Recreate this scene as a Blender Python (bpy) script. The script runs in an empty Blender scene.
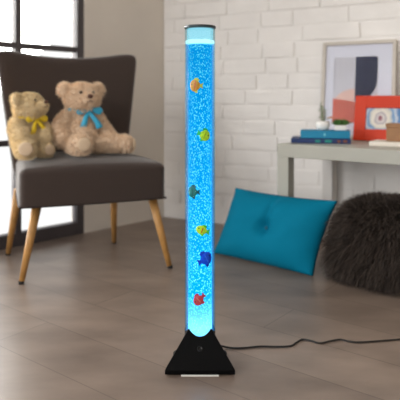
import bpy, bmesh, math, random
from mathutils import Vector, Matrix, Euler, noise
random.seed(7)
S = bpy.context.scene
COL = S.collection
PI = math.pi

# ------------------------------------------------------------------ helpers
def lin(c):
    def f(v):
        v /= 255.0
        return v / 12.92 if v <= 0.04045 else ((v + 0.055) / 1.055) ** 2.4
    return (f(c[0]), f(c[1]), f(c[2]), 1.0)

def new_mat(name):
    m = bpy.data.materials.new(name); m.use_nodes = True
    nt = m.node_tree; nt.nodes.clear()
    out = nt.nodes.new('ShaderNodeOutputMaterial')
    return m, nt, out

def principled(name, col, rough=0.6, metal=0.0, spec=0.5, var=0.0, scale=40.0, bump=0.0, bscale=None, sheen=0.0, island=0.0, coat=0.0):
    """colour with optional noise variation, noise bump, or a random value per strand."""
    m, nt, out = new_mat(name)
    p = nt.nodes.new('ShaderNodeBsdfPrincipled')
    p.inputs['Roughness'].default_value = rough
    p.inputs['Metallic'].default_value = metal
    p.inputs['Specular IOR Level'].default_value = spec
    p.inputs['Sheen Weight'].default_value = sheen
    p.inputs['Coat Weight'].default_value = coat
    c = lin(col); p.inputs['Base Color'].default_value = c
    tc = nt.nodes.new('ShaderNodeTexCoord')
    if var or island:
        ramp = nt.nodes.new('ShaderNodeValToRGB')
        k = var or island
        ramp.color_ramp.elements[0].color = tuple(v * (1 - k) for v in c[:3]) + (1,)
        ramp.color_ramp.elements[1].color = tuple(min(1, v * (1 + k)) for v in c[:3]) + (1,)
        if island:
            g = nt.nodes.new('ShaderNodeNewGeometry')
            nt.links.new(g.outputs['Random Per Island'], ramp.inputs[0])
        else:
            n = nt.nodes.new('ShaderNodeTexNoise'); n.inputs['Scale'].default_value = scale
            n.inputs['Detail'].default_value = 4
            ramp.color_ramp.elements[0].position = 0.3; ramp.color_ramp.elements[1].position = 0.7
            nt.links.new(tc.outputs['Object'], n.inputs['Vector'])
            nt.links.new(n.outputs['Fac'], ramp.inputs[0])
        nt.links.new(ramp.outputs[0], p.inputs['Base Color'])
    if bump:
        n2 = nt.nodes.new('ShaderNodeTexNoise'); n2.inputs['Scale'].default_value = bscale or scale
        n2.inputs['Detail'].default_value = 5
        b = nt.nodes.new('ShaderNodeBump'); b.inputs['Strength'].default_value = bump
        b.inputs['Distance'].default_value = 0.003
        nt.links.new(tc.outputs['Object'], n2.inputs['Vector'])
        nt.links.new(n2.outputs['Fac'], b.inputs['Height'])
        nt.links.new(b.outputs[0], p.inputs['Normal'])
    nt.links.new(p.outputs[0], out.inputs[0])
    return m

def tag(o, label=None, cat=None, group=None, kind=None):
    if label: o['label'] = label
    if cat: o['category'] = cat
    if group: o['group'] = group
    if kind: o['kind'] = kind
    return o

def thing(name, label, cat, loc=(0, 0, 0), rot=(0, 0, 0), group=None):
    o = bpy.data.objects.new(name, None); COL.objects.link(o)
    o.location = loc; o.rotation_euler = rot; o.empty_display_size = 0.05
    return tag(o, label, cat, group)

def link(name, bm, mat, parent=None, smooth=True, label=None):
    bmesh.ops.recalc_face_normals(bm, faces=bm.faces)
    me = bpy.data.meshes.new(name); bm.to_mesh(me); bm.free()
    return link_mesh(name, me, mat, parent, smooth, label)

def link_mesh(name, me, mat, parent=None, smooth=True, label=None):
    for f in me.polygons: f.use_smooth = smooth
    for m in (mat if isinstance(mat, (list, tuple)) else [mat]): me.materials.append(m)
    o = bpy.data.objects.new(name, me); COL.objects.link(o)
    if parent: o.parent = parent
    if label: o['label'] = label
    return o

def BM(): return bmesh.new()

def bevel_mod(o, w, seg=3):
    b = o.modifiers.new('bevel', 'BEVEL'); b.width = w; b.segments = seg; b.limit_method = 'ANGLE'
    return o

def box(bm, lo, hi, M=None):
    vs = []
    for z in (lo[2], hi[2]):
        for x, y in ((lo[0], lo[1]), (hi[0], lo[1]), (hi[0], hi[1]), (lo[0], hi[1])):
            p = Vector((x, y, z)); vs.append(bm.verts.new(M @ p if M else p))
    for f in ((3, 2, 1, 0), (4, 5, 6, 7), (0, 1, 5, 4), (1, 2, 6, 5), (2, 3, 7, 6), (3, 0, 4, 7)):
        bm.faces.new([vs[i] for i in f])
    return vs

def ellipsoid(bm, c, r, M=None, u=20, v=12, fn=None):
    """c centre, r radii, M extra 4x4 applied about the centre."""
    c = Vector(c); rows = []
    T = (M or Matrix.Identity(4))
    def P(a, b):
        p = Vector((math.sin(a) * math.cos(b), math.sin(a) * math.sin(b), math.cos(a)))
        p = Vector((p.x * r[0], p.y * r[1], p.z * r[2]))
        if fn: p = fn(p)
        return bm.verts.new(c + (T @ p))
    top = P(0, 0); bot = P(PI, 0)
    for i in range(1, v):
        rows.append([P(PI * i / v, 2 * PI * j / u) for j in range(u)])
    for j in range(u):
        k = (j + 1) % u
        bm.faces.new((top, rows[0][j], rows[0][k]))
        bm.faces.new((bot, rows[-1][k], rows[-1][j]))
        for i in range(v - 2):
            bm.faces.new((rows[i][j], rows[i + 1][j], rows[i + 1][k], rows[i][k]))

def lathe(bm, prof, c=(0, 0, 0), n=32, cap=True, M=None):
    c = Vector(c); rings = []
    for r, z in prof:
        ring = []
        for j in range(n):
            t = 2 * PI * j / n
            p = Vector((r * math.cos(t), r * math.sin(t), z))
            ring.append(bm.verts.new((M @ p if M else p) + c))
        rings.append(ring)
    for a, b in zip(rings, rings[1:]):
        for j in range(n):
            k = (j + 1) % n
            bm.faces.new((a[j], a[k], b[k], b[j]))
    if cap:
        bm.faces.new(rings[0][::-1]); bm.faces.new(rings[-1])

def tube(bm, pts, rad, n=10, cap=True):
    pts = [Vector(p) for p in pts]
    rs = rad if isinstance(rad, (list, tuple)) else [rad] * len(pts)
    rings = []; up = None
    for i, p in enumerate(pts):
        d = (pts[min(i + 1, len(pts) - 1)] - pts[max(i - 1, 0)]).normalized()
        if up is None:
            up = Vector((0, 0, 1)) if abs(d.z) < 0.9 else Vector((1, 0, 0))
        s = d.cross(up).normalized(); up = s.cross(d).normalized()
        rings.append([bm.verts.new(p + rs[i] * (math.cos(2 * PI * j / n) * s + math.sin(2 * PI * j / n) * up)) for j in range(n)])
    for a, b in zip(rings, rings[1:]):
        for j in range(n):
            k = (j + 1) % n
            bm.faces.new((a[j], a[k], b[k], b[j]))
    if cap:
        bm.faces.new(rings[0][::-1]); bm.faces.new(rings[-1])

def spline(pts, n=8):
    P = [Vector(p) for p in pts]; out = []
    Q = [P[0] * 2 - P[1]] + P + [P[-1] * 2 - P[-2]]
    for i in range(1, len(Q) - 2):
        for k in range(n):
            t = k / n
            a, b, c, d = Q[i - 1], Q[i], Q[i + 1], Q[i + 2]
            out.append(0.5 * ((2 * b) + (c - a) * t + (2 * a - 5 * b + 4 * c - d) * t * t + (3 * b - a - 3 * c + d) * t ** 3))
    out.append(P[-1]); return out

def rbox(bm, h, r, seg=4, inner=8, fn=None):
    """rounded box centred on the origin with half sizes h; fn deforms each point."""
    def coords(hh):
        e = [hh - r + r * math.tan(k / seg * PI / 4) for k in range(seg + 1)]
        m = [(hh - r) * (2 * k / inner - 1) for k in range(1, inner)]
        return [-v for v in e[::-1]] + m + e
    cs = [coords(v) for v in h]
    def P(p):
        q = Vector([max(-(h[i] - r), min(h[i] - r, p[i])) for i in range(3)])
        d = Vector(p) - q
        v = q + d.normalized() * r if d.length > 1e-9 else q
        return fn(v) if fn else v
    for ax in range(3):
        a, b = (ax + 1) % 3, (ax + 2) % 3
        for sgn in (-1, 1):
            g = []
            for x in cs[a]:
                row = []
                for y in cs[b]:
                    p = [0, 0, 0]; p[ax] = sgn * h[ax]; p[a] = x; p[b] = y
                    row.append(bm.verts.new(P(p)))
                g.append(row)
            for i in range(len(g) - 1):
                for j in range(len(g[0]) - 1):
                    f = (g[i][j], g[i + 1][j], g[i + 1][j + 1], g[i][j + 1])
                    bm.faces.new(f if sgn > 0 else f[::-1])
    bmesh.ops.remove_doubles(bm, verts=bm.verts, dist=1e-5)

def add_strands(bm, me, count, length, width, jitter=0.5, droop=0.3, rng=None, lenfn=None, keep=None):
    """fur: thin tapering ribbons rooted on the surface of mesh me."""
    rng = rng or random.Random(3)
    polys = [p for p in me.polygons]
    acc = []; t = 0
    for p in polys: t += p.area; acc.append(t)
    import bisect
    for _ in range(count):
        p = polys[min(bisect.bisect(acc, rng.random() * t), len(polys) - 1)]
        vs = [me.vertices[i].co for i in p.vertices]
        w = [rng.random() + 0.01 for _ in vs]; sw = sum(w)
        root = sum((v * k for v, k in zip(vs, w)), Vector()) / sw
        if keep and not keep(root): continue
        n = p.normal.copy()
        nz = noise.noise_vector(root * 14)
        d = (n + jitter * (0.55 * nz + 0.45 * Vector((rng.uniform(-1, 1), rng.uniform(-1, 1), rng.uniform(-1, 1))))).normalized()
        L = length * rng.uniform(0.6, 1.2) * (lenfn(root) if lenfn else 1)
        side = d.cross(Vector((rng.uniform(-1, 1), rng.uniform(-1, 1), rng.uniform(-1, 1)))).normalized() * width * 0.5
        p0 = root - n * width
        p1 = root + d * L * 0.5 + Vector((0, 0, -droop * L * 0.15))
        p2 = root + d * L * 0.9 + Vector((0, 0, -droop * L * 0.65))
        a = [bm.verts.new(p0 - side), bm.verts.new(p0 + side)]
        b = [bm.verts.new(p1 - side * .8), bm.verts.new(p1 + side * .8)]
        c = bm.verts.new(p2)
        bm.faces.new((a[0], a[1], b[1], b[0])); bm.faces.new((b[0], b[1], c))

def fuse(bm, voxel, smooth_it=6):
    """one continuous surface out of overlapping volumes."""
    me = bpy.data.meshes.new('tmp'); bmesh.ops.recalc_face_normals(bm, faces=bm.faces); bm.to_mesh(me); bm.free()
    o = bpy.data.objects.new('tmp', me); COL.objects.link(o)
    r = o.modifiers.new('r', 'REMESH'); r.mode = 'VOXEL'; r.voxel_size = voxel
    s = o.modifiers.new('s', 'SMOOTH'); s.iterations = smooth_it; s.factor = 0.5
    dg = bpy.context.evaluated_depsgraph_get()
    res = bpy.data.meshes.new_from_object(o.evaluated_get(dg))
    bpy.data.objects.remove(o); bpy.data.meshes.remove(me)
    return res

# ------------------------------------------------------------------ layout of the room
C = Vector((-0.261, 4.14, 0))             # the corner
AW = Vector((0.8746, -0.4848, 0))         # along the brick wall
NW = Vector((-0.4848, -0.8746, 0))        # out of the brick wall into the room
LW = Vector((-0.69, -0.724, 0)).normalized()   # along the window wall
NL = Vector((0.724, -0.69, 0)).normalized()    # out of the window wall into the room
def frame(o, x, y):
    return Matrix(((x.x, y.x, 0, o.x), (x.y, y.y, 0, o.y), (0, 0, 1, o.z), (0, 0, 0, 1)))
H_ROOM = 3.2

# ------------------------------------------------------------------ materials
M = {}
M['plaster'] = principled('plaster', (222, 214, 204), 0.9, spec=0.2, var=0.04, scale=3, bump=0.15, bscale=60)
M['brick'] = principled('painted_brick', (244, 241, 238), 0.75, spec=0.25, var=0.035, scale=5, bump=0.35, bscale=45)
M['joint'] = principled('shaded_joints', (206, 198, 188), 0.9, spec=0.1, var=0.06, scale=9, bump=0.2, bscale=60)  # shade between the blocks, put into the colour
M['ceiling'] = principled('ceiling_paint', (235, 232, 228), 0.9)
M['window_metal'] = principled('dark_window_metal', (72, 66, 68), 0.5)
M['taupe'] = principled('taupe_fabric', (55, 41, 34), 0.75, spec=0.4, var=0.12, scale=300, bump=0.3, bscale=500, sheen=0.3)
M['taupe_dark'] = principled('taupe_piping', (52, 43, 40), 0.85, spec=0.2)
M['honey'] = principled('honey_wood', (182, 134, 74), 0.45, var=0.18, scale=18)
M['black_rubber'] = principled('black_rubber', (24, 22, 21), 0.7)
M['desk'] = principled('grey_green_paint', (172, 171, 161), 0.5, var=0.03, scale=6)
M['desk_white'] = principled('back_leg_white', (226, 222, 218), 0.5)  # paler than the rest of the desk, back legs only
M['teal'] = principled('teal_fabric', (0, 112, 142), 0.8, spec=0.1, var=0.06, scale=250, bump=0.15, bscale=400)
M['teal_dark'] = principled('teal_button', (0, 88, 110), 0.7)
M['black_plastic'] = principled('black_plastic', (4, 4, 5), 0.5, spec=0.1)
M['black_button'] = principled('black_button', (2, 2, 2), 0.3, spec=0.3)
M['strip_white'] = principled('strip_white', (225, 225, 220), 0.7)
M['cable'] = principled('black_cable', (30, 26, 24), 0.55)
M['white_ceramic'] = principled('white_ceramic', (238, 236, 232), 0.35)
M['soil'] = principled('soil', (58, 42, 30), 0.95, var=0.3, scale=200)
M['leaf'] = principled('leaf_green', (66, 110, 44), 0.5, island=0.45)
M['leaf_pale'] = principled('pale_leaf', (112, 136, 92), 0.5, island=0.5)
M['flower_yellow'] = principled('yellow_petal', (226, 170, 40), 0.6, island=0.2)
M['flower_red'] = principled('red_petal', (196, 60, 40), 0.6)
M['book_teal'] = principled('teal_cover', (0, 128, 168), 0.5, var=0.05, scale=30)
M['book_navy'] = principled('navy_cover', (16, 44, 96), 0.5, var=0.08, scale=30)
M['paper'] = principled('paper_edges', (236, 230, 220), 0.85, var=0.04, scale=90)
M['mark_pale'] = principled('spine_print', (120, 196, 210), 0.6)
M['mark_green'] = principled('spine_green', (30, 140, 130), 0.6)
M['mark_red'] = principled('spine_brown', (120, 72, 60), 0.6)
M['frame_silver'] = principled('silver_wood', (196, 188, 178), 0.5, var=0.06, scale=14)
M['mat_board'] = principled('mat_board', (222, 224, 238), 0.85)
M['art_paper'] = principled('print_grey', (206, 206, 216), 0.85)
M['art_line'] = principled('print_line', (158, 158, 168), 0.85)
M['art_navy'] = principled('print_navy', (26, 34, 66), 0.8)
M['art_blush'] = principled('print_blush', (226, 192, 184), 0.85, var=0.03, scale=10)
M['art_rose'] = principled('print_rose', (206, 112, 98), 0.85, var=0.15, scale=8)
M['frame_red'] = principled('red_lacquer', (204, 52, 8), 0.5, spec=0.3, var=0.05, scale=8)
M['wood_box'] = principled('brown_wood', (150, 108, 70), 0.55, var=0.2, scale=16)
M['cream_cover'] = principled('cream_cover', (232, 224, 212), 0.6)
M['fur_tan'] = principled('tan_plush', (242, 216, 188), 0.95, spec=0.1, island=0.14, sheen=0.2)
M['fur_cream'] = principled('cream_plush', (232, 212, 174), 0.95, spec=0.1, island=0.14, sheen=0.2)
M['plush_pad'] = principled('plush_pad', (214, 190, 162), 0.95, spec=0.1)
M['bead'] = principled('black_bead', (20, 14, 12), 0.15)
M['nose'] = principled('brown_nose', (92, 60, 48), 0.5)
M['ribbon_blue'] = principled('blue_satin', (56, 168, 206), 0.45, spec=0.4, var=0.05, scale=60)
M['ribbon_yellow'] = principled('yellow_satin', (236, 204, 44), 0.45, spec=0.4, var=0.05, scale=60)

def mat_glass(name, tint, gloss=1.0, ior=1.45):
    m, nt, out = new_mat(name)
    t = nt.nodes.new('ShaderNodeBsdfTransparent'); t.inputs[0].default_value = tint
    g = nt.nodes.new('ShaderNodeBsdfGlossy'); g.inputs['Roughness'].default_value = 0.03
    f = nt.nodes.new('ShaderNodeFresnel'); f.inputs[0].default_value = ior
    mu = nt.nodes.new('ShaderNodeMath'); mu.operation = 'MULTIPLY'; mu.inputs[1].default_value = gloss
    mx = nt.nodes.new('ShaderNodeMixShader')
    nt.links.new(f.outputs[0], mu.inputs[0]); nt.links.new(mu.outputs[0], mx.inputs[0])
    nt.links.new(t.outputs[0], mx.inputs[1]); nt.links.new(g.outputs[0], mx.inputs[2])
    nt.links.new(mx.outputs[0], out.inputs[0])
    return m
M['pane'] = mat_glass('window_glass', (0.97, 0.98, 0.98, 1))
M['picture_glass'] = mat_glass('picture_glass', (0.98, 0.98, 0.98, 1), 0.2, 1.25)
M['acrylic'] = mat_glass('clear_acrylic', (0.86, 0.97, 1.0, 1), 0.14, 1.2)

def mat_floor():
    m, nt, out = new_mat('grey_brown_planks')
    p = nt.nodes.new('ShaderNodeBsdfPrincipled')
    tc = nt.nodes.new('ShaderNodeTexCoord'); mp = nt.nodes.new('ShaderNodeMapping')
    mp.inputs['Rotation'].default_value = (0, 0, math.radians(38))
    mp.inputs['Location'].default_value = (0.45, -1.127 + 0.233 * 5, 0)
    b = nt.nodes.new('ShaderNodeTexBrick')
    b.inputs['Scale'].default_value = 1.0
    b.inputs['Brick Width'].default_value = 1.35; b.inputs['Row Height'].default_value = 0.233
    b.inputs['Mortar Size'].default_value = 0.0022; b.inputs['Mortar Smooth'].default_value = 0.3
    b.inputs['Color1'].default_value = lin((142, 126, 115)); b.inputs['Color2'].default_value = lin((128, 113, 103))
    b.inputs['Mortar'].default_value = lin((108, 95, 86)); b.inputs['Bias'].default_value = 0.0
    n = nt.nodes.new('ShaderNodeTexNoise'); n.inputs['Scale'].default_value = 3.2; n.inputs['Detail'].default_value = 6
    mp2 = nt.nodes.new('ShaderNodeMapping'); mp2.inputs['Rotation'].default_value = (0, 0, math.radians(38))
    mp2.inputs['Scale'].default_value = (1.0, 2.2, 1.0)
    mx = nt.nodes.new('ShaderNodeMixRGB'); mx.blend_type = 'MULTIPLY'; mx.inputs[0].default_value = 0.8
    r = nt.nodes.new('ShaderNodeValToRGB')
    r.color_ramp.elements[0].position = 0.3; r.color_ramp.elements[0].color = (0.62, 0.6, 0.58, 1)
    r.color_ramp.elements[1].position = 0.72; r.color_ramp.elements[1].color = (1.15, 1.12, 1.08, 1)
    L = nt.links.new
    L(tc.outputs['Object'], mp.inputs[0]); L(mp.outputs[0], b.inputs['Vector'])
    L(tc.outputs['Object'], mp2.inputs[0]); L(mp2.outputs[0], n.inputs['Vector']); L(n.outputs['Fac'], r.inputs[0])
    L(b.outputs['Color'], mx.inputs[1]); L(r.outputs[0], mx.inputs[2]); L(mx.outputs[0], p.inputs['Base Color'])
    p.inputs['Roughness'].default_value = 0.34; p.inputs['Specular IOR Level'].default_value = 0.55
    bp = nt.nodes.new('ShaderNodeBump'); bp.inputs['Strength'].default_value = 0.12; bp.inputs['Distance'].default_value = 0.004
    L(n.outputs['Fac'], bp.inputs['Height']); L(bp.outputs[0], p.inputs['Normal'])
    L(p.outputs[0], out.inputs[0])
    return m
M['floor'] = mat_floor()

# ------------------------------------------------------------------ setting
def struct(name, bm, mat, smooth=False):
    o = link(name, bm, mat, None, smooth); o['kind'] = 'structure'; return o

far_l = C + LW * 4.2; far_r = C + AW * 3.6
outline = [C, far_l, Vector((far_l.x, -1.6, 0)), Vector((far_r.x, -1.6, 0)), far_r]
def slab(z0, z1):
    bm = BM()
    lo = [bm.verts.new((p.x, p.y, z0)) for p in outline]; hi = [bm.verts.new((p.x, p.y, z1)) for p in outline]
    bm.faces.new(lo[::-1]); bm.faces.new(hi)
    for i in range(5):
        k = (i + 1) % 5; bm.faces.new((lo[i], lo[k], hi[k], hi[i]))
    return bm
struct('floor', slab(-0.1, 0), M['floor'])
struct('ceiling', slab(H_ROOM, H_ROOM + 0.1), M['ceiling'])

# brick wall: a mortar slab carrying individually uneven, rounded, painted blocks
W = frame(C, AW, -NW)
bm = BM()
rng = random.Random(11)
course = 0.1015; z = 0.004; row = 0
while z < H_ROOM - 0.02:
    x = 0.0 - (0.17 if row % 2 else 0.0) - rng.uniform(0, 0.06)
    while x < 3.6:
        L = rng.choice((0.34, 0.33, 0.31, 0.22, 0.36))
        x0, x1 = max(x, 0.0), min(x + L, 3.6)
        if x1 - x0 > 0.03:
            d = rng.uniform(0.003, 0.010)
            j = lambda k=0.0022: rng.uniform(-k, k)
            z1 = min(z + course, H_ROOM - 0.003)
            vs = box(bm, (x0 + 0.004, -d - 0.004, z + 0.004), (x1 - 0.004, 0.01, z1 - 0.004))
            for v in vs:
                v.co.x += j(); v.co.z += j(); v.co.y += j(0.0015) if v.co.y < 0.005 else 0
        x += L
    z += course; row += 1
bmesh.ops.bevel(bm, geom=[e for e in bm.edges], offset=0.0055, segments=2, affect='EDGES', clamp_overlap=True)
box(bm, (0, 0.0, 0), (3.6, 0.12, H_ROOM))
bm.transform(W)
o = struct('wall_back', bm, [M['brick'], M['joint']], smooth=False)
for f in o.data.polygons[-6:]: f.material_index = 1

# window wall with a tall glazed opening
WL = frame(C, LW, -NL)          # local x along the wall away from the corner, y outwards
WX0, WX1, WZ1 = 0.695, 3.42, 2.9
bm = BM()
box(bm, (-0.1, 0, 0), (WX0, 0.14, H_ROOM)); box(bm, (WX1, 0, 0), (4.2, 0.14, H_ROOM)); box(bm, (WX0, 0, WZ1), (WX1, 0.14, H_ROOM))
bm.transform(WL); struct('wall_left', bm, M['plaster'])
bm = BM()
box(bm, (far_r.x, -1.6, 0), (far_r.x + 0.1, far_r.y, H_ROOM)); struct('wall_right', bm, M['plaster'])

bm = BM(); box(bm, (-0.7, -1.7, 0), (far_r.x, -1.6, H_ROOM)); struct('light_block_wall', bm, M['plaster'])  # unseen half wall behind the camera, added to cut fill light

win = thing('window_1', None, None); win['kind'] = 'structure'
bm = BM()
y0, y1 = 0.0, 0.06
box(bm, (WX0, y0, 0), (WX0 + 0.05, y1, WZ1)); box(bm, (WX1 - 0.05, y0, 0), (WX1, y1, WZ1))
box(bm, (WX0 + 0.05, y0, 0), (WX1 - 0.05, y1, 0.075)); box(bm, (WX0 + 0.05, y0, WZ1 - 0.05), (WX1 - 0.05, y1, WZ1))
bm.transform(WL); o = link('window_frame', bm, M['window_metal'], win, False)
for k in range(5):
    x = 1.145 + k * 0.45
    bm = BM(); box(bm, (x - 0.018, y0 + .005, 0.075), (x + 0.018, y1 - .005, WZ1 - 0.05)); bm.transform(WL)
    link('mullion', bm, M['window_metal'], win, False)
for zz in (0.60, 1.168, 1.74, 2.31):
    bm = BM(); box(bm, (WX0 + 0.05, y0 + .01, zz - 0.017), (WX1 - 0.05, y1 - .01, zz + 0.017)); bm.transform(WL)
    link('glazing_bar', bm, M['window_metal'], win, False)
bm = BM(); box(bm, (WX0 + 0.045, 0.028, 0.07), (WX1 - 0.045, 0.032, WZ1 - 0.045)); bm.transform(WL)
link('pane', bm, M['pane'], win, False)

# ------------------------------------------------------------------ bubble lamp
LX, LY, R = 0.0, 1.862, 0.0498
lamp = thing('bubble_lamp', 'tall glowing blue bubble tube lamp on a black pyramid base', 'lamp', (LX, LY, 0))
def base_bm():
    bm = BM(); n = 96; rings = []
    def s(t): return 1.0 / max(abs(math.cos(t)), abs(math.sin(t)))
    slope = (0.108 - 0.0352) / (0.118 - 0.019)
    z0 = 0.0035; K = 14
    for j in range(n):
        t = 2 * PI * j / n; q = s(t); col = []
        for rr, zz in ((0.100, z0), (0.107, z0 + 0.001), (0.108, z0 + 0.004), (0.108, 0.018)):
            col.append((rr * q, zz))
        a_top = R / q; z_top = 0.019 + (0.108 - a_top) / slope
        for k in range(1, K + 1):
            a = 0.1075 + (a_top - 0.1075) * k / K
            col.append((a * q, 0.019 + (0.108 - a) / slope))
        col.append((R - 0.0012, z_top - 0.001)); col.append((R - 0.0012, 0.06))
        ring = []
        for i, (r, z) in enumerate(col):
            x, y = r * math.sin(t), -r * math.cos(t)
            a = r / q
            if i < 4 + K:                      # the body tapers in behind the broad front face
                e = min(1.0, max(0.0, (y + a) / a)); e = e * e * (3 - 2 * e)
                w = (0.10 + 0.30 * min(1, z / 0.02)) * (1 - max(0, (i - 3) / K) ** 3)
                x *= 1 - w * e
                if y > 0: y *= 1 - 0.52 * (1 - max(0, (i - 3) / K) ** 2)
            ring.append(bm.verts.new((x, y, z)))
        rings.append(ring)
    for j in range(n):
        a, b = rings[j], rings[(j + 1) % n]
        for i in range(len(a) - 1): bm.faces.new((a[i], b[i], b[i + 1], a[i + 1]))
    bm.faces.new([r[0] for r in rings][::-1]); bm.faces.new([r[-1] for r in rings])
    return bm
base = link('base', base_bm(), M['black_plastic'], lamp, False)
# switch on the sloping front face
bm = BM()
ang = math.atan2(0.0728, 0.099)
Mb = Matrix.Rotation(-ang + PI / 2, 4, 'X')
zz = 0.068; yy = -(0.108 - (zz - 0.019) * (0.0728 / 0.099))
lathe(bm, [(0.0088, -0.004), (0.0088, 0.001), (0.0072, 0.002), (0.0066, 0.0005), (0.002, 0.0005)], (0, yy, zz), 28, True, Mb)
link('switch', bm, M['black_button'], base, label='round black push switch')
for ya, yb in ((-0.1093, -0.097), (0.040, 0.052)):  # pale strips added for a stray white edge, no known part
    bm = BM(); box(bm, (-0.058, ya, 0.0), (0.058, yb, 0.0035))
    link('added_strip', bm, M['strip_white'], base, False, label='pale strip added under the base')

Z_LID, Z_WATER = 1.087, 1.033
bm = BM()
lathe(bm, [(R, 0.078), (R, Z_LID), (R - 0.0018, Z_LID), (R - 0.0018, 0.078)], n=64, cap=False)
bm.faces.ensure_lookup_table()
link('tube', bm, M['acrylic'], lamp, label='clear acrylic tube')
# lid
bm = BM(); lathe(bm, [(R - 0.002, Z_LID - 0.004), (R + 0.0012, Z_LID - 0.004), (R + 0.0016, Z_LID + 0.002), (R + 0.0004, Z_LID + 0.004), (0.03, Z_LID + 0.0045), (0.01, Z_LID + 0.0045)], n=64)
link('lid', bm, principled('dark_lid', (44, 58, 64), 0.35), lamp, label='dark round lid')

def mat_water():
    """tinted, faintly lit water: absorption and glow through its depth."""
    m, nt, out = new_mat('lit_water')
    t = nt.nodes.new('ShaderNodeBsdfTransparent')
    ab = nt.nodes.new('ShaderNodeVolumeAbsorption'); ab.inputs['Color'].default_value = (0.0, 0.6, 0.97, 1); ab.inputs['Density'].default_value = 24
    em = nt.nodes.new('ShaderNodeEmission'); em.inputs['Color'].default_value = (0.0, 0.36, 0.85, 1); em.inputs['Strength'].default_value = 10
    ad = nt.nodes.new('ShaderNodeAddShader')
    nt.links.new(ab.outputs[0], ad.inputs[0]); nt.links.new(em.outputs[0], ad.inputs[1])
    nt.links.new(t.outputs[0], out.inputs['Surface']); nt.links.new(ad.outputs[0], out.inputs['Volume'])
    return m
bm = BM(); lathe(bm, [(R - 0.0021, 0.080), (R - 0.0021, Z_WATER)], n=64)
link('water', bm, mat_water(), lamp, label='blue lit water filling the tube')

def mat_bubbles():
    m, nt, out = new_mat('bubble_stream')
    tc = nt.nodes.new('ShaderNodeTexCoord'); L = nt.links.new
    v = nt.nodes.new('ShaderNodeTexVoronoi'); v.inputs['Scale'].default_value = 200
    mp = nt.nodes.new('ShaderNodeMapping'); mp.inputs['Scale'].default_value = (1, 1, 0.75)
    n = nt.nodes.new('ShaderNodeTexNoise'); n.inputs['Scale'].default_value = 260; n.inputs['Detail'].default_value = 4
    L(tc.outputs['Object'], mp.inputs[0]); L(mp.outputs[0], v.inputs['Vector']); L(tc.outputs['Object'], n.inputs['Vector'])
    ad = nt.nodes.new('ShaderNodeMath'); ad.operation = 'ADD'
    L(v.outputs['Distance'], ad.inputs[0]); L(n.outputs['Fac'], ad.inputs[1])
    r = nt.nodes.new('ShaderNodeValToRGB'); e = r.color_ramp.elements
    e[0].position = 0.55; e[0].color = (0.42, 1.0, 1.0, 1)
    e[1].position = 1.1; e[1].color = (0.0, 0.36, 0.84, 1)
    x = r.color_ramp.elements.new(0.85); x.color = (0.05, 0.74, 0.97, 1)
    L(ad.outputs[0], r.inputs[0])
    # the LED sits in the base, so the stream gives off more light low down
    sp = nt.nodes.new('ShaderNodeSeparateXYZ'); L(tc.outputs['Object'], sp.inputs[0])
    g = nt.nodes.new('ShaderNodeValToRGB'); g.color_ramp.interpolation = 'EASE'
    ge = g.color_ramp.elements
    ge[0].position = 0.12; ge[0].color = (1.9,) * 3 + (1,)
    ge[1].position = 1.0; ge[1].color = (0.80,) * 3 + (1,)
    for pos, val in ((0.17, 1.6), (0.24, 1.4), (0.42, 1.2), (0.7, 0.95)):
        q = ge.new(pos); q.color = (val,) * 3 + (1,)
    L(sp.outputs['Z'], g.inputs[0])
    wt = nt.nodes.new('ShaderNodeValToRGB'); we = wt.color_ramp.elements
    we[0].position = 0.12; we[0].color = (0.45,) * 3 + (1,); we[1].position = 0.22; we[1].color = (0.0,) * 3 + (1,)
    L(sp.outputs['Z'], wt.inputs[0])
    mx = nt.nodes.new('ShaderNodeMixRGB'); mx.inputs[2].default_value = (0.55, 0.95, 1.0, 1)
    L(wt.outputs[0], mx.inputs[0]); L(r.outputs[0], mx.inputs[1])
    em = nt.nodes.new('ShaderNodeEmission'); L(mx.outputs[0], em.inputs[0]); L(g.outputs[0], em.inputs[1])
    L(em.outputs[0], out.inputs[0])
    return m
bm = BM(); lathe(bm, [(0.0395, 0.082), (0.0395, Z_WATER - 0.004)], n=64)
link('bubble_stream', bm, mat_bubbles(), lamp, label='bright cyan stream of bubbles')
def emis(name, col, st):
    m, nt, out = new_mat(name); e = nt.nodes.new('ShaderNodeEmission'); e.inputs[0].default_value = col; e.inputs[1].default_value = st
    nt.links.new(e.outputs[0], out.inputs[0]); return m
bm = BM(); lathe(bm, [(R - 0.0025, Z_WATER + 0.0005), (R - 0.0023, Z_WATER + 0.003), (R - 0.0026, Z_WATER + 0.009), (R - 0.006, Z_WATER + 0.0115), (0.01, Z_WATER + 0.010)], n=64)
for v in bm.verts:
    if v.co.z > Z_WATER + 0.008: v.co.z += 0.0022 * noise.noise(v.co * 90)
link('foam', bm, emis('lit_foam', (0.62, 0.98, 1.0, 1), 1.25), lamp, label='white lit foam on the water surface')
bm = BM(); lathe(bm, [(0.043, Z_WATER + 0.0135), (0.043, Z_LID - 0.006)], n=48)
def mat_air():
    m, nt, out = new_mat('lit_air_gap')
    e = nt.nodes.new('ShaderNodeEmission'); e.inputs[0].default_value = (0.45, 0.88, 1.0, 1); e.inputs[1].default_value = 0.95
    t = nt.nodes.new('ShaderNodeBsdfTransparent'); mx = nt.nodes.new('ShaderNodeMixShader'); mx.inputs[0].default_value = 0.55
    nt.links.new(t.outputs[0], mx.inputs[1]); nt.links.new(e.outputs[0], mx.inputs[2]); nt.links.new(mx.outputs[0], out.inputs[0])
    return m
link('air_glow', bm, mat_air(), lamp, label='pale glow of the air gap above the water')  # lit air space put in as a glowing cylinder
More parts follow.
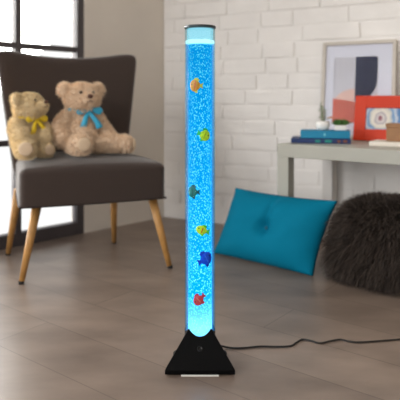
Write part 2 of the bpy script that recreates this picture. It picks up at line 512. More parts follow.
# cord
cord = [(0.03, 1.912, 0.03), (0.07, 1.947, 0.010), (0.109, 1.945, 0.004), (0.154, 1.946, 0.004), (0.206, 1.957, 0.004), (0.257, 1.955, 0.004), (0.309, 1.960, 0.004), (0.336, 1.988, 0.004),
        (0.362, 2.014, 0.004), (0.39, 2.003, 0.004), (0.417, 1.984, 0.004), (0.457, 2.0, 0.004), (0.495, 2.013, 0.004), (0.525, 1.997, 0.004),
        (0.559, 1.991, 0.004), (0.632, 2.002, 0.004), (0.71, 2.016, 0.004), (0.86, 2.05, 0.004), (1.05, 2.02, 0.004)]
bm = BM(); tube(bm, spline([(x - LX, y - LY, z) for x, y, z in cord], 8), 0.0032, 8)
link('power_cord', bm, M['cable'], lamp, label='thin black power cord')

# ------------------------------------------------------------------ toy fish inside the tube
RF = 0.0459
def bend(p):           # p.x along the tube's girth, p.y outwards, p.z up  ->  lamp space, about the tube's axis
    t = p.x / RF
    r = RF - p.y
    return Vector((r * math.sin(t), -r * math.cos(t), p.z))
def make_fish(px, pz, size, tilt, flip, cols, label, tall=0.62):
    t0 = math.asin(max(-0.95, min(0.95, px / RF)))
    root = thing('toy_fish', label, 'fish', (LX, LY, pz), (0, 0, 0), 'toy fish in the bubble tube')
    Rm = Matrix.Rotation(tilt, 4, 'Y')
    def put(bm):
        for v in bm.verts:
            q = v.co.copy()
            if flip: q.x = -q.x
            q = Rm @ q
            q.x += t0 * RF
            v.co = bend(q)
    L = size
    mats = [principled('fish_' + k, c, 0.4, var=0.16 if k != 'eye' else 0, scale=160) for k, c in zip(('body', 'fin', 'stripe', 'eye'), cols)]
    bm = BM()      # nose to -x
    def taper(p):
        k = 1.0 - 0.35 * max(0, p.x / (L * 0.36)) ** 1.5
        return Vector((p.x, p.y * k, p.z * k))
    ellipsoid(bm, (-0.06 * L, 0, 0), (0.40 * L, 0.0017, tall * 0.46 * L), None, 22, 14, taper)
    put(bm); body = link('body', bm, mats[0], root)
    def plate(name, pts, mat):
        bm = BM(); h = 0.0008
        a = [bm.verts.new((x * L, -h, z * L)) for x, z in pts]; b = [bm.verts.new((x * L, h, z * L)) for x, z in pts]
        bm.faces.new(a); bm.faces.new(b[::-1])
        for i in range(len(pts)):
            k = (i + 1) % len(pts); bm.faces.new((a[i], b[i], b[k], a[k]))
        put(bm); return link(name, bm, mat, root, False)
    w = tall
    plate('tail_fin', [(0.2, 0.07), (0.36, 0.12), (0.50, 0.21), (0.46, 0.02), (0.50, -0.19), (0.36, -0.11), (0.2, -0.07)], mats[1])
    plate('dorsal_fin', [(-0.24, 0.30 * w), (-0.10, 0.56 * w), (0.08, 0.60 * w), (0.22, 0.46 * w), (0.14, 0.24 * w)], mats[1])
    plate('belly_fin', [(-0.12, -0.32 * w), (-0.02, -0.54 * w), (0.14, -0.56 * w), (0.14, -0.24 * w)], mats[1])
    bm = BM(); ellipsoid(bm, (-0.05 * L, -0.0006, 0), (0.05 * L, 0.0014, 0.36 * w * L), None, 10, 8); put(bm); link('stripe', bm, mats[2], root)
    bm = BM(); ellipsoid(bm, (-0.29 * L, -0.0010, 0.06 * L), (0.05 * L, 0.0009, 0.045 * L), None, 10, 8); put(bm); link('eye', bm, mats[3], root)
    return root
K = (20, 16, 14)
make_fish(-0.0135, 0.896, 0.047, 0.05, False, ((255, 140, 10), (255, 206, 60), (236, 60, 10), K), 'orange toy fish, topmost in the bubble tube', 0.9)
make_fish(0.013, 0.738, 0.048, 0.35, True, ((240, 244, 40), (60, 205, 100), (190, 180, 20), K), 'yellow toy fish with green fins, second from the top in the tube', 0.8)
make_fish(-0.022, 0.556, 0.046, 0.0, False, ((16, 104, 92), (10, 80, 84), (8, 60, 60), K), 'dark green toy fish near the middle of the bubble tube', 0.85)
make_fish(0.009, 0.434, 0.050, 0.35, False, ((250, 240, 40), (110, 225, 50), (240, 90, 30), K), 'yellow toy fish with red marking, just above the blue fish', 0.62)
make_fish(0.018, 0.342, 0.055, -0.45, True, ((30, 84, 235), (22, 56, 205), (70, 120, 250), K), 'blue toy fish with a pointed dorsal fin in the tube', 0.85)
make_fish(-0.002, 0.214, 0.048, -0.75, False, ((255, 66, 70), (250, 54, 64), (255, 130, 110), K), 'red toy fish, lowest in the bubble tube', 0.72)

# ------------------------------------------------------------------ accent chair
CHO = Vector((-0.496, 2.735, 0)); CHY = math.radians(23)
chair = thing('accent_chair', 'dark taupe upholstered accent chair with honey wood legs by the window', 'chair', CHO, (0, 0, CHY))
Ci = (Matrix.Translation(CHO) @ Matrix.Rotation(CHY, 4, 'Z')).inverted()
SEAT_H = (0.35, 0.28, 0.105)
def seat_fn(v):
    x, y, z = v
    if -0.0984 > z > -0.0986: pass
    elif z < -0.07:                                   # crisp lower edge
        c = math.sqrt(max(0.0, 1 - ((-z - 0.07) / 0.035) ** 2))
        if c > 0.2:
            if abs(x) > 0.315: x = math.copysign(0.315 + (abs(x) - 0.315) / c, x)
            if abs(y) > 0.245: y = math.copysign(0.245 + (abs(y) - 0.245) / c, y)
    k = 1.02 - 0.10 * (y / 0.28 * 0.5 + 0.5)          # narrower towards the back
    zz = z
    if z > 0:                                       # crowned top
        e = max(0, 1 - (x / 0.35) ** 2) * max(0.0, 1 - (min(y, 0.0) / 0.28) ** 2)
        zz = z * (0.70 + 0.38 * e ** 0.6)
    return Vector((x * k, y + 0.018 * (1 - (x / 0.35) ** 2) * (-1 if y < 0 else 0), zz))
bm = BM(); rbox(bm, SEAT_H, 0.035, 4, 12, seat_fn)
bmesh.ops.translate(bm, verts=bm.verts, vec=(0, 0.285, 0.455))
seat = link('seat', bm, M['taupe'], chair)
bm = BM(); pts = [seat_fn(Vector(p)) + Vector((0, 0.285, 0.455)) for p in ((-0.349, 0.27, -0.0985), (-0.349, 0.0, -0.0985), (-0.348, -0.25, -0.0985), (-0.325, -0.2785, -0.0985), (-0.16, -0.2785, -0.0985), (0.0, -0.2785, -0.0985), (0.16, -0.2785, -0.0985), (0.325, -0.2785, -0.0985), (0.348, -0.25, -0.0985), (0.349, 0.0, -0.0985), (0.349, 0.27, -0.0985))]
tube(bm, spline(pts, 6), 0.0045, 8); link('piping', bm, M['taupe_dark'], seat, label='darker piping along the seat bottom')
# backrest
bm = BM(); NU, NV = 10, 8; fr, bk = [], []
for i in range(NV + 1):
    v = i / NV; a, b = [], []
    for j in range(NU + 1):
        u = -1 + 2 * j / NU
        hw = 0.305 + 0.095 * v ** 0.9
        zt = 1.095 + 0.050 * abs(u) ** 2.0 - 0.022 * abs(u) ** 14
        z = 0.42 + v * (zt - 0.42)
        y = 0.515 + 0.085 * v - 0.05 * u * u * (0.3 + 0.7 * v)
        th = 0.042 + 0.012 * (1 - v)
        th *= 1 - 0.25 * abs(u) ** 3
        a.append(bm.verts.new((u * hw - 0.03, y - th, z))); b.append(bm.verts.new((u * hw - 0.03, y + th, z)))
    fr.append(a); bk.append(b)
for i in range(NV):
    for j in range(NU):
        bm.faces.new((fr[i][j], fr[i][j + 1], fr[i + 1][j + 1], fr[i + 1][j]))
        bm.faces.new((bk[i][j + 1], bk[i][j], bk[i + 1][j], bk[i + 1][j + 1]))
    bm.faces.new((fr[i][0], fr[i + 1][0], bk[i + 1][0], bk[i][0])); bm.faces.new((fr[i + 1][NU], fr[i][NU], bk[i][NU], bk[i + 1][NU]))
for j in range(NU):
    bm.faces.new((fr[0][j + 1], fr[0][j], bk[0][j], bk[0][j + 1])); bm.faces.new((fr[NV][j], fr[NV][j + 1], bk[NV][j + 1], bk[NV][j]))
o = link('backrest', bm, M['taupe'], chair); sb = o.modifiers.new('sub', 'SUBSURF'); sb.levels = 2; sb.render_levels = 3
# splayed tapering legs
for top, foot in (((-0.773, 2.72, 0.37), (-0.828, 2.64, 0)), ((-0.250, 2.92, 0.37), (-0.152, 2.884, 0)),
                  ((-0.492, 3.25, 0.37), (-0.511, 3.388, 0)), ((-0.972, 3.05, 0.37), (-1.053, 3.126, 0))):
    t = Ci @ Vector(top); f = Ci @ Vector(foot)
    bm = BM(); g = f + (t - f) * 0.03
    tube(bm, [t, t + (g - t) * 0.5, g], [0.0235, 0.019, 0.0135], 20)
    lg = link('leg', bm, M['honey'], chair)
    bm = BM(); lathe(bm, [(0.0128, 0), (0.0136, 0.004), (0.0134, 0.013)], (f.x, f.y, 0), 18); link('glide', bm, M['black_rubber'], lg)

# ------------------------------------------------------------------ teddy bears
def make_bear(label, loc, yaw, fur, ribbon, scale, head_yaw, head_pitch, arms, legs, seed, bow_x, lean=0.0):
    root = thing('teddy_bear', label, 'teddy bear', loc, (0, 0, yaw), 'teddy bears on the chair')
    s = scale; V = Vector
    Hc = V((0, -0.012, 0.272))
    HM = Matrix.Rotation(head_yaw, 4, 'Z') @ Matrix.Rotation(head_pitch, 4, 'X')
    tilt = Matrix.Rotation(lean, 4, 'X')
    def hp(p): return Hc + (HM @ V(p))
    bm = BM()
    ellipsoid(bm, (0, 0.01, 0.115), (0.082, 0.075, 0.115)); ellipsoid(bm, (0, -0.012, 0.085), (0.086, 0.078, 0.08))
    ellipsoid(bm, (0, 0.0, 0.195), (0.062, 0.052, 0.05))
    ellipsoid(bm, Hc, (0.088, 0.076, 0.070), HM); ellipsoid(bm, hp((0, -0.02, -0.02)), (0.074, 0.062, 0.050), HM)
    ellipsoid(bm, hp((0, -0.068, -0.014)), (0.038, 0.040, 0.031), HM)
    for e in (-1, 1):
        ellipsoid(bm, hp((e * 0.084, 0.008, 0.036)), (0.035, 0.020, 0.037), HM)
    for pts, rad in arms + legs:
        q = spline(pts, 5)
        n = len(q) - 1
        for i, p in enumerate(q):
            k = i / n * (len(rad) - 1); a = min(int(k), len(rad) - 2)
            r = rad[a] + (rad[a + 1] - rad[a]) * (k - a)
            ellipsoid(bm, p, (r, r, r), None, 12, 8)
    me = fuse(bm, 0.0065, 5)
    bm = BM(); bm.from_mesh(me)
    rg = random.Random(seed)
    add_strands(bm, me, 17000, 0.019, 0.0026, 1.3, 0.3, rg)
    zmin = min(v.co.z for v in bm.verts)
    for v in bm.verts:
        if v.co.z < 0.0: v.co.z *= 0.15
    bm.transform(Matrix.Scale(s, 4)); bpy.data.meshes.remove(me)
    link('body', bm, fur, root)
    def part(name, fn, mat, lab=None):
        b = BM(); fn(b); b.transform(Matrix.Scale(s, 4)); return link(name, b, mat, root, label=lab)
    for e in (-1, 1):
        part('eye', lambda b: ellipsoid(b, hp((e * 0.030, -0.070, 0.020)), (0.0075, 0.007, 0.0075), HM, 12, 8), M['bead'])
    part('nose', lambda b: ellipsoid(b, hp((0, -0.112, 0.001)), (0.014, 0.009, 0.010), HM, 14, 8), M['nose'])
    part('mouth', lambda b: tube(b, [hp((-0.014, -0.1085, -0.024)), hp((-0.006, -0.113, -0.026)), hp((0, -0.114, -0.018)), hp((0.006, -0.113, -0.026)), hp((0.014, -0.1085, -0.024))], 0.0018, 6), M['nose'])
    for pts, rad in legs:
        f = V(pts[-1]); d = (f - V(pts[-2])).normalized(); r = rad[-1]
        Mr = d.to_track_quat('Z', 'Y').to_matrix().to_4x4()
        part('foot_pad', lambda b: ellipsoid(b, f + d * (r + 0.004), (r * 0.68, r * 0.68, 0.006), Mr, 16, 8), M['plush_pad'])
    # neck ribbon with a bow
    def bow(b):
        ring = []
        for k in range(25):
            t = 2 * PI * k / 24
            ring.append(V((0.066 * math.sin(t), 0.002 - 0.060 * math.cos(t), 0.211 + 0.006 * math.cos(t))))
        tube(b, ring, 0.0085, 8, False)
        kx = V((bow_x, -0.068 + abs(bow_x) * 0.25, 0.203))
        ellipsoid(b, kx, (0.013, 0.011, 0.012), None, 12, 8)
        for e in (-1, 1):
            for w in (0, 1):
                Mr = Matrix.Rotation(e * (0.25 - 0.12 * w), 4, 'Y')
                ellipsoid(b, kx + V((e * 0.034, -0.004 + 0.007 * w, 0.006)), (0.030, 0.007, 0.017 - 0.003 * w), Mr, 16, 10, lambda p: V((p.x, p.y, p.z * (0.55 + 0.45 * (e * p.x / 0.030 * 0.5 + 0.5) * 2))))
            P0 = kx; pts = [P0, P0 + V((e * 0.016, -0.010, -0.025)), P0 + V((e * 0.030 + 0.006, -0.014, -0.052)), P0 + V((e * 0.040 + 0.008, -0.012, -0.080))]
            q = spline(pts, 5)
            rows = []
            for i, p in enumerate(q):
                wv = 0.008 + 0.008 * i / len(q)
                rows.append([b.verts.new(p + V((dx * wv, dy, dx * wv * 0.3 * e))) for dx, dy in ((-1, -.0015), (1, -.0015), (1, .0015), (-1, .0015))])
            for r0, r1 in zip(rows, rows[1:]):
                for j in range(4): b.faces.new((r0[j], r0[(j + 1) % 4], r1[(j + 1) % 4], r1[j]))
            b.faces.new(rows[0][::-1]); b.faces.new(rows[-1])
    part('bow', bow, ribbon)
    return root
make_bear('tan teddy bear with a blue bow, seated in the middle of the chair',
          (-0.622, 2.995, 0.573), math.radians(18), M['fur_tan'], M['ribbon_blue'], 1.07, math.radians(14), math.radians(-2),
          [([(-0.062, 0.0, 0.185), (-0.105, -0.02, 0.13), (-0.095, -0.06, 0.075)], [0.036, 0.036, 0.040]),
           ([(0.062, 0.0, 0.185), (0.100, -0.01, 0.12), (0.135, -0.05, 0.065)], [0.036, 0.036, 0.036])],
          [([(-0.04, -0.03, 0.05), (-0.035, -0.10, 0.046), (-0.022, -0.165, 0.052)], [0.046, 0.044, 0.048]),
           ([(0.045, -0.03, 0.048), (0.13, -0.06, 0.044), (0.198, -0.085, 0.044)], [0.048, 0.042, 0.043])],
          5, 0.030)
make_bear('cream teddy bear with a yellow bow, sitting at the window end of the chair',
          (-0.870, 2.878, 0.562), math.radians(46), M['fur_cream'], M['ribbon_yellow'], 0.94, math.radians(24), math.radians(-12),
          [([(-0.062, 0.0, 0.185), (-0.090, -0.04, 0.15), (-0.085, -0.085, 0.125)], [0.036, 0.036, 0.040]),
           ([(0.062, 0.0, 0.185), (0.078, -0.035, 0.14), (0.05, -0.085, 0.11)], [0.036, 0.036, 0.036])],
          [([(-0.04, -0.03, 0.05), (-0.062, -0.085, 0.050), (-0.088, -0.135, 0.055)], [0.046, 0.044, 0.052]),
           ([(0.045, -0.03, 0.048), (0.045, -0.06, 0.044), (0.045, -0.10, 0.044)], [0.046, 0.042, 0.043])],
          9, 0.018)

# ------------------------------------------------------------------ desk
DP = Vector((0.412, 3.05, 0)); DY = math.radians(-38); DZ = 0.615
DA = Vector((0.788, -0.6157, 0)); DB = Vector((0.6157, 0.788, 0))
desk = thing('desk', 'grey-green painted desk with square legs against the white brick wall', 'desk', DP, (0, 0, DY))
DL, DD, DT = 1.25, 0.605, 0.068
bm = BM(); box(bm, (0, 0, DZ - DT), (DL, DD, DZ)); bevel_mod(link('desktop', bm, M['desk'], desk, False), 0.003, 2)
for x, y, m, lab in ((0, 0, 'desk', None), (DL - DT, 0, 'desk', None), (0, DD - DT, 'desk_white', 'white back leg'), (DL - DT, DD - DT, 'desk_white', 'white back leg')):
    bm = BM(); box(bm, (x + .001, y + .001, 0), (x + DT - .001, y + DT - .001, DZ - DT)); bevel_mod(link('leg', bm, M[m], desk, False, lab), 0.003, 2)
def onD(t, d, z=DZ): return DP + DA * t + DB * d + Vector((0, 0, z))

# ------------------------------------------------------------------ cushions on the floor
BLc, BRc = Vector((0.106, 3.177, 0)), Vector((0.563, 2.769, 0))
mid = (BLc + BRc) / 2 - Vector((0.666, 0.746, 0)) * 0.028 + Vector((0.746, -0.666, 0)) * 0.022; cy = math.atan2(BRc.y - BLc.y, BRc.x - BLc.x)
CW, CHh, LEAN = 0.31, 0.185, math.radians(15)
cush = thing('cushion', 'teal tufted cushion leaning on the desk leg', 'cushion', mid, (-LEAN, 0, cy))
bm = BM(); N1, N2 = 48, 32; g = {}
for sgn in (-1, 1):
    for i in range(N1 + 1):
        for j in range(N2 + 1):
            u = -1 + 2 * i / N1; v = -1 + 2 * j / N2
            ed = (max(0, 1 - abs(u) ** 2.6) * max(0, 1 - abs(v) ** 2.6))
            th = 0.008 + 0.080 * ed ** 0.7
            rr = math.hypot(u * CW, v * CHh)
            th -= 0.040 * math.exp(-(rr / 0.034) ** 2) + 0.022 * math.exp(-(rr / 0.11) ** 2)
            # a seam fold running up from the button
            if v > 0: th -= 0.020 * math.exp(-(u * CW / 0.016) ** 2) * min(1, v * 3) * (1 - v) ** 0.5
            th += 0.004 * noise.noise(Vector((u * 3, v * 3, sgn * 4)))
            th = max(th, 0.004)
            pin = 1 - 0.055 * (1 - abs(u) ** 2); pinx = 1 - 0.05 * (1 - abs(v) ** 2)
            vz = v * CHh * pin if v > 0 else v * CHh * (1 - 0.012 * (1 - abs(u) ** 2))
            g[sgn, i, j] = bm.verts.new((u * CW * pinx + 0.040 * v + 0.012, sgn * th * (1.35 if sgn < 0 else 0.85), vz + CHh + 0.002))
for sgn in (-1, 1):
    for i in range(N1):
        for j in range(N2):
            f = (g[sgn, i, j], g[sgn, i + 1, j], g[sgn, i + 1, j + 1], g[sgn, i, j + 1]); bm.faces.new(f if sgn < 0 else f[::-1])
rim = [(i, 0) for i in range(N1)] + [(N1, j) for j in range(N2)] + [(i, N2) for i in range(N1, 0, -1)] + [(0, j) for j in range(N2, 0, -1)]
for k in range(len(rim)):
    a, b = rim[k], rim[(k + 1) % len(rim)]
    bm.faces.new((g[-1, a[0], a[1]], g[1, a[0], a[1]], g[1, b[0], b[1]], g[-1, b[0], b[1]]))
link('cover', bm, M['teal'], cush)
bm = BM(); ellipsoid(bm, (0, -0.040, CHh), (0.013, 0.006, 0.013), None, 16, 8); link('button', bm, M['teal_dark'], cush)

def mat_fur():
    m = principled('charcoal_fur', (70, 61, 55), 0.8, spec=0.25, island=0.75)
    return m
fc = onD(0.597, -0.05, 0)
furc = thing('fur_cushion', 'large shaggy charcoal fur cushion on the floor in front of the desk', 'cushion', fc, (0, 0, DY))
bm = BM()
def fur_shape(p):
    r = (0.25, 0.125, 0.185); q = Vector((p.x / r[0], p.y / r[1], p.z / r[2]))
    n = (abs(q.x) ** 3 + abs(q.y) ** 2.4 + abs(q.z) ** 3) ** (1 / 2.8)
    return p / max(n, 0.1)
ellipsoid(bm, (0, 0, 0.192), (0.25, 0.125, 0.19), None, 48, 32, fur_shape)
for v in bm.verts:
    v.co.z = max(v.co.z, 0.006)
    if v.co.x < 0: v.co.x *= 1 - 0.35 * (v.co.z / 0.38) ** 1.3
me = bpy.data.meshes.new('t'); bmesh.ops.recalc_face_normals(bm, faces=bm.faces); bm.to_mesh(me)
bm2 = BM(); bm2.from_mesh(me); bm.free()
add_strands(bm2, me, 32000, 0.090, 0.0032, 1.3, 0.55, random.Random(21))
for v in bm2.verts: v.co.z = max(v.co.z, 0.001 + 0.004 * random.random())
link('cover', bm2, mat_fur(), furc)

# ------------------------------------------------------------------ things on the desk
def book(label, loc, rz, w, d, h, cover, marks):
    root = thing('book', label, 'book', loc, (0, 0, rz), 'books stacked on the desk')
    t = 0.0028
    bm = BM(); box(bm, (0, 0, 0), (w, d, t)); box(bm, (0, 0, h - t), (w, d, h)); box(bm, (0, 0, t), (w, t * 1.2, h - t))
    bevel_mod(link('cover', bm, cover, root, False), 0.0012, 2)
    bm = BM(); box(bm, (0.004, t * 1.2, t), (w - 0.004, d - 0.004, h - t)); link('pages', bm, M['paper'], root, False)
    for x0, x1, z0, z1, m in marks:
        bm = BM(); box(bm, (x0, -0.0005, z0), (x1, 0.0004, z1)); link('spine_mark', bm, M[m], root, False)
    return root
rb = math.atan2(-0.225, 0.974)
bk0 = Vector((0.495, 3.101, DZ + 0.0004))
book('navy hardback at the bottom of the two stacked books', bk0, rb, 0.315, 0.17, 0.028, M['book_navy'],
     [(0.13, 0.155, 0.006, 0.02, 'mark_green'), (0.18, 0.215, 0.006, 0.021, 'mark_green'), (0.245, 0.262, 0.006, 0.021, 'mark_red'), (0.275, 0.297, 0.006, 0.021, 'mark_red')])
bx = Vector((math.cos(rb), math.sin(rb), 0)); by = Vector((-math.sin(rb), math.cos(rb), 0))
bk1 = bk0 + bx * 0.050 + by * 0.004 + Vector((0, 0, 0.0282))
book('teal hardback on top of the navy book, carrying two plant pots', bk1, rb, 0.262, 0.165, 0.041, M['book_teal'],
     [(0.125, 0.133, 0.012, 0.028, 'mark_pale')])
ZB = DZ + 0.0004 + 0.0282 + 0.0414
def leaf(bm, p, d, L, w, up=0.3):
    d = d.normalized(); s = d.cross(Vector((0, 0, 1)))
    s = s.normalized() if s.length > 1e-3 else Vector((1, 0, 0))
    n = s.cross(d)
    rows = []
    for k in range(5):
        t = k / 4; ww = w * math.sin(PI * (0.12 + 0.86 * t)) * 0.5
        c = p + d * L * t - Vector((0, 0, 1)) * up * L * t * t
        rows.append([bm.verts.new(c - s * ww + n * ww * .3), bm.verts.new(c), bm.verts.new(c + s * ww + n * ww * .3), bm.verts.new(c - n * 0.0012)])
    for a, b in zip(rows, rows[1:]):
        for i, j in ((0, 1), (1, 2), (2, 3), (3, 0)): bm.faces.new((a[i], a[j], b[j], b[i]))
    bm.faces.new(rows[0][::-1]); bm.faces.new(rows[-1])
# round white pot with an upright sprig and a small flower
pl = bk1 + bx * 0.118 + by * 0.070; pl.z = ZB
plant = thing('potted_plant', 'upright sprig plant with a yellow and red flower in a round white pot', 'plant', pl, (0, 0, 0), 'small plants on the books')
bm = BM(); lathe(bm, [(0.022, 0), (0.032, 0.006), (0.038, 0.022), (0.037, 0.038), (0.034, 0.049), (0.031, 0.049), (0.033, 0.040)], n=32); link('pot', bm, M['white_ceramic'], plant)
bm = BM(); lathe(bm, [(0.0325, 0.034), (0.0325, 0.042), (0.01, 0.043)], n=24); link('soil', bm, M['soil'], plant)
rg = random.Random(4); bm = BM()
for k in range(3):
    b0 = Vector((rg.uniform(-.008, .008), rg.uniform(-.008, .008), 0.04)); tp = b0 + Vector((-0.006 + 0.010 * k - .004, rg.uniform(-.01, .01), 0.108 - 0.018 * k))
    tube(bm, [b0, (b0 + tp) / 2 + Vector((0.003, 0, 0)), tp], 0.0016, 6)
    for q in range(9):
        p = b0 + (tp - b0) * (0.15 + 0.85 * q / 8); t = q * 2.4 + k
        leaf(bm, p, Vector((math.cos(t), math.sin(t), 0.55)), 0.027 - 0.0008 * q, 0.014)
link('sprig', bm, M['leaf_pale'], plant)
bm = BM(); f0 = Vector((0.040, -0.014, 0.066))
tube(bm, [(0.008, 0, 0.04), (0.014, -0.006, 0.06), f0], 0.0014, 6)
link('flower_stem', bm, M['leaf'], plant)
bm = BM()
for k in range(9): leaf(bm, f0, Vector((math.cos(k * 0.7), math.sin(k * 0.7), 0.35)), 0.022, 0.014)
link('flower', bm, M['flower_yellow'], plant)
bm = BM(); ellipsoid(bm, f0 + Vector((0.001, -0.002, 0.004)), (0.006, 0.006, 0.005), None, 12, 8); link('flower_heart', bm, M['flower_red'], plant)
# square white planter with a low green plant
pl = bk1 + bx * 0.212 + by * 0.065; pl.z = ZB
plant = thing('potted_plant', 'low bushy green plant in a small square white planter', 'plant', pl, (0, 0, rb), 'small plants on the books')
bm = BM(); box(bm, (-0.031, -0.022, 0), (0.031, 0.022, 0.028)); bevel_mod(link('pot', bm, M['white_ceramic'], plant, False), 0.003, 3)
bm = BM(); rg = random.Random(8)
for k in range(90):
    t = rg.uniform(0, 2 * PI); p = Vector((rg.uniform(-.028, .028), rg.uniform(-.018, .018), 0.026))
    leaf(bm, p, Vector((math.cos(t) + p.x * 22, math.sin(t) * .6, rg.uniform(0.7, 2.2))), rg.uniform(0.030, 0.050), 0.015, 0.2)
link('leaves', bm, M['leaf'], plant)

def bars(bm, w, h, b, t0, t1):
    box(bm, (0, t0, 0), (b, t1, h)); box(bm, (w - b, t0, 0), (w, t1, h))
    box(bm, (b, t0, 0), (w - b, t1, b)); box(bm, (b, t0, h - b), (w - b, t1, h))
def plate(name, pts, y, mat, parent, th=0.0006, lab=None):
    bm = BM(); a = [bm.verts.new((x, y, z)) for x, z in pts]; b = [bm.verts.new((x, y - th, z)) for x, z in pts]
    bm.faces.new(a); bm.faces.new(b[::-1])
    for i in range(len(pts)):
        k = (i + 1) % len(pts); bm.faces.new((a[i], b[i], b[k], a[k]))
    return link(name, bm, mat, parent, False, lab)
# big framed print leaning on the wall
PW, PH = 0.437, 0.592
pic = thing('picture_frame', 'large silver framed abstract print leaning on the brick wall', 'picture', (0.735, 3.48, DZ), (math.radians(-7.5), 0, math.atan2(AW.y, AW.x)), 'pictures on the desk')
bm = BM(); bars(bm, PW, PH, 0.021, -0.026, 0.0); bevel_mod(link('frame', bm, M['frame_silver'], pic, False), 0.002, 2)
bm = BM(); box(bm, (0.018, -0.012, 0.018), (PW - 0.018, -0.004, PH - 0.018)); mb = link('mat_board', bm, M['mat_board'], pic, False)
X0, X1, Z0, Z1, XM = 0.072, 0.335, 0.10, 0.497, 0.203
pr = plate('print', [(X0, Z0), (X1, Z0), (X1, Z1), (X0, Z1)], -0.0122, M['art_paper'], pic, lab='abstract print of navy, blush and rose shapes')
def arc(cx, cz, rx, rz, a0, a1, n=14): return [(cx + rx * math.cos(a0 + (a1 - a0) * k / n), cz + rz * math.sin(a0 + (a1 - a0) * k / n)) for k in range(n + 1)]
plate('navy_shape', [(XM, Z1 - 0.262)] + arc(XM + 0.030, Z1 - 0.135, 0.100, 0.125, -PI / 2 + .1, 0) + arc(XM + 0.112, Z1 - 0.018, 0.018, 0.018, 0, PI / 2, 6) + [(XM, Z1)], -0.0130, M['art_navy'], pr)
plate('blush_shape', [(X0, Z0 + 0.10), (XM, Z0 + 0.10), (XM, Z1 - 0.195)] + arc(XM, Z1 - 0.285, 0.125, 0.09, PI / 2, PI * 0.86) + [(X0, Z1 - 0.27)], -0.0130, M['art_blush'], pr)
plate('blush_side_shape', [(XM, Z0 + 0.10), (X1, Z0 + 0.10), (X1, Z1 - 0.225), (XM + 0.08, Z1 - 0.255)], -0.0129, M['art_blush'], pr)
plate('rose_shape', [(X0, Z0), (XM + 0.03, Z0), (XM + 0.03, Z0 + 0.12), (X0, Z0 + 0.145)], -0.0136, M['art_rose'], pr)
bm = BM()
for k in range(5): box(bm, (X0 + 0.006, -0.0136, Z1 - 0.012 - k * 0.026), (XM - 0.012, -0.0129, Z1 - 0.0135 - k * 0.026 ))
for k in range(4): box(bm, (X0 + 0.006 + k * 0.034, -0.0136, Z1 - 0.116), (X0 + 0.0075 + k * 0.034, -0.0129, Z1 - 0.012))
box(bm, (X0 + 0.004, -0.0136, Z1 - 0.20), (X0 + 0.007, -0.0129, Z1 - 0.012))
link('grid_lines', bm, M['art_line'], pr, False)
bm = BM(); box(bm, (0.019, -0.019, 0.019), (PW - 0.019, -0.0175, PH - 0.019)); link('glass', bm, M['picture_glass'], pic, False)

# red frame with a swirling picture
def mat_swirl():
    m, nt, out = new_mat('swirl_picture')
    p = nt.nodes.new('ShaderNodeBsdfPrincipled'); p.inputs['Roughness'].default_value = 0.5
    tc = nt.nodes.new('ShaderNodeTexCoord'); L = nt.links.new
    mp = nt.nodes.new('ShaderNodeMapping'); mp.inputs['Location'].default_value = (-0.150, 0, -0.132); 
    n = nt.nodes.new('ShaderNodeTexNoise'); n.inputs['Scale'].default_value = 26; n.inputs['Detail'].default_value = 3
    w = nt.nodes.new('ShaderNodeMixRGB'); w.blend_type = 'ADD'; w.inputs[0].default_value = 0.035
    L(tc.outputs['Object'], mp.inputs[0]); L(mp.outputs[0], w.inputs[1]); L(mp.outputs[0], n.inputs['Vector']); L(n.outputs['Color'], w.inputs[2])
    sb = nt.nodes.new('ShaderNodeVectorMath'); sb.operation = 'SUBTRACT'; sb.inputs[1].default_value = (0.0175, 0, 0.0175); L(w.outputs[0], sb.inputs[0])
    sx = nt.nodes.new('ShaderNodeSeparateXYZ'); L(sb.outputs[0], sx.inputs[0])
    cb = nt.nodes.new('ShaderNodeCombineXYZ'); L(sx.outputs[0], cb.inputs[0]); L(sx.outputs[2], cb.inputs[1])
    ln = nt.nodes.new('ShaderNodeVectorMath'); ln.operation = 'LENGTH'; L(cb.outputs[0], ln.inputs[0])
    ml = nt.nodes.new('ShaderNodeMath'); ml.operation = 'MULTIPLY'; ml.inputs[1].default_value = 10.0; L(ln.outputs['Value'], ml.inputs[0])
    r = nt.nodes.new('ShaderNodeValToRGB'); e = r.color_ramp.elements
    e[0].position = 0.0; e[0].color = lin((120, 60, 70)); e[1].position = 1.0; e[1].color = lin((70, 120, 176))
    for pos, c in ((0.10, (150, 96, 110)), (0.18, (214, 208, 204)), (0.30, (168, 160, 166)), (0.42, (224, 218, 206)), (0.60, (206, 202, 190)), (0.74, (90, 140, 190)), (0.86, (196, 206, 214))):
        q = e.new(pos); q.color = lin(c)
    L(ml.outputs[0], r.inputs[0]); L(r.outputs[0], p.inputs['Base Color']); L(p.outputs[0], out.inputs[0])
    return m
RW, RH = 0.34, 0.262
red = thing('picture_frame', 'red framed small picture of a pale swirl, leaning in front of the large print', 'picture', (0.894, 3.314, DZ), (math.radians(-12), 0, math.radians(-33)), 'pictures on the desk')
bm = BM()
bl, bt, bb = 0.066, 0.072, 0.066
box(bm, (0, -0.02, 0), (bl, 0, RH)); box(bm, (RW - bl, -0.02, 0), (RW, 0, RH)); box(bm, (bl, -0.02, 0), (RW - bl, 0, bb)); box(bm, (bl, -0.02, RH - bt), (RW - bl, 0, RH))
bevel_mod(link('frame', bm, M['frame_red'], red, False), 0.002, 2)
bm = BM(); box(bm, (bl - 0.003, -0.010, bb - 0.003), (RW - bl + 0.003, -0.003, RH - bt + 0.003)); link('picture', bm, mat_swirl(), red, False, 'picture of a pale swirl on blue')

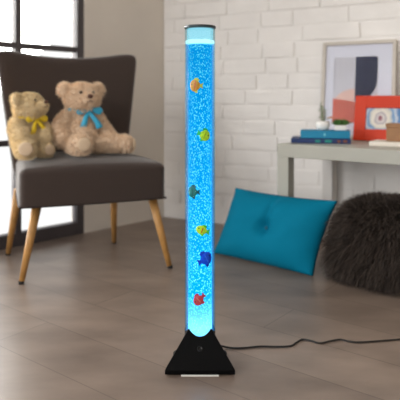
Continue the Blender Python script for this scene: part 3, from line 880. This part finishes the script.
# cream book and wooden box at the cut edge of the desk
cs = Vector((0.867, 2.925, DZ + 0.0004))
root = thing('book', 'cream book lying alone under the brown wooden box', 'book', cs, (0, 0, math.radians(-30)))
bm = BM(); box(bm, (0, 0, 0), (0.25, 0.17, 0.003)); box(bm, (0, 0, 0.019), (0.25, 0.17, 0.022)); box(bm, (0, 0, 0.003), (0.25, 0.004, 0.019))
bevel_mod(link('cover', bm, M['cream_cover'], root, False), 0.001, 2)
bm = BM(); box(bm, (0.004, 0.004, 0.003), (0.246, 0.166, 0.019)); link('pages', bm, M['paper'], root, False)
ux = Vector((math.cos(math.radians(-30)), math.sin(math.radians(-30)), 0)); uy = Vector((-ux.y, ux.x, 0))
wb = cs + ux * 0.075 + uy * 0.05 + Vector((0, 0, 0.0222))
root = thing('wooden_box', 'small brown wooden box standing on the cream book', 'box', wb, (0, 0, math.radians(-30)))
bm = BM(); box(bm, (0, 0, 0), (0.13, 0.09, 0.072)); bevel_mod(link('body', bm, M['wood_box'], root, False), 0.003, 2)
bm = BM(); box(bm, (-0.003, -0.003, 0.0725), (0.133, 0.093, 0.092)); bevel_mod(link('lid', bm, M['wood_box'], root, False), 0.003, 2)

# ------------------------------------------------------------------ light: an overcast sky seen through and around the glazing
w = bpy.data.worlds.new('sky'); S.world = w; w.use_nodes = True
bg = w.node_tree.nodes['Background']; bg.inputs[0].default_value = (1.0, 0.99, 0.98, 1); bg.inputs[1].default_value = 1.12

# daylight entering through the tall window
ld = bpy.data.lights.new('window_daylight', 'AREA'); ld.shape = 'RECTANGLE'; ld.size = 2.6; ld.size_y = 2.2; ld.energy = 190; ld.color = (1.0, 0.97, 0.93)
lo = bpy.data.objects.new('window_daylight', ld); COL.objects.link(lo)
pos = C + LW * 2.1 - NL * 0.5 + Vector((0, 0, 1.3)); lo.location = pos
lo.rotation_euler = (NL + Vector((0, 0, -0.15))).to_track_quat('-Z', 'Z').to_euler()
lo.visible_camera = True

# low, soft sun added to brighten the brick wall from the open side
sd = bpy.data.lights.new('wall_fill_sun', 'SUN'); sd.energy = 1.55; sd.angle = math.radians(35); sd.color = (1.0, 0.985, 0.965)
so = bpy.data.objects.new('wall_fill_sun', sd); COL.objects.link(so)
so.rotation_euler = Vector((0.72, 0.68, -0.34)).to_track_quat('-Z', 'Z').to_euler()

# ------------------------------------------------------------------ camera
cd = bpy.data.cameras.new('camera'); cam = bpy.data.objects.new('camera', cd); COL.objects.link(cam)
cd.sensor_width = 36; cd.lens = 570 / 400 * 36; cd.shift_y = -0.25
cam.location = (0, 0, 0.85); cam.rotation_euler = (PI / 2, 0, 0)
cd.dof.use_dof = True; cd.dof.focus_distance = 1.80; cd.dof.aperture_fstop = 51.3 / 17.5
S.camera = cam
S.view_settings.view_transform = 'Standard'; S.view_settings.look = 'None'; S.view_settings.gamma = 1.0
S.view_settings.exposure = 0.12; S.view_settings.use_curve_mapping = False
S.cycles.transparent_max_bounces = 24; S.cycles.max_bounces = 10
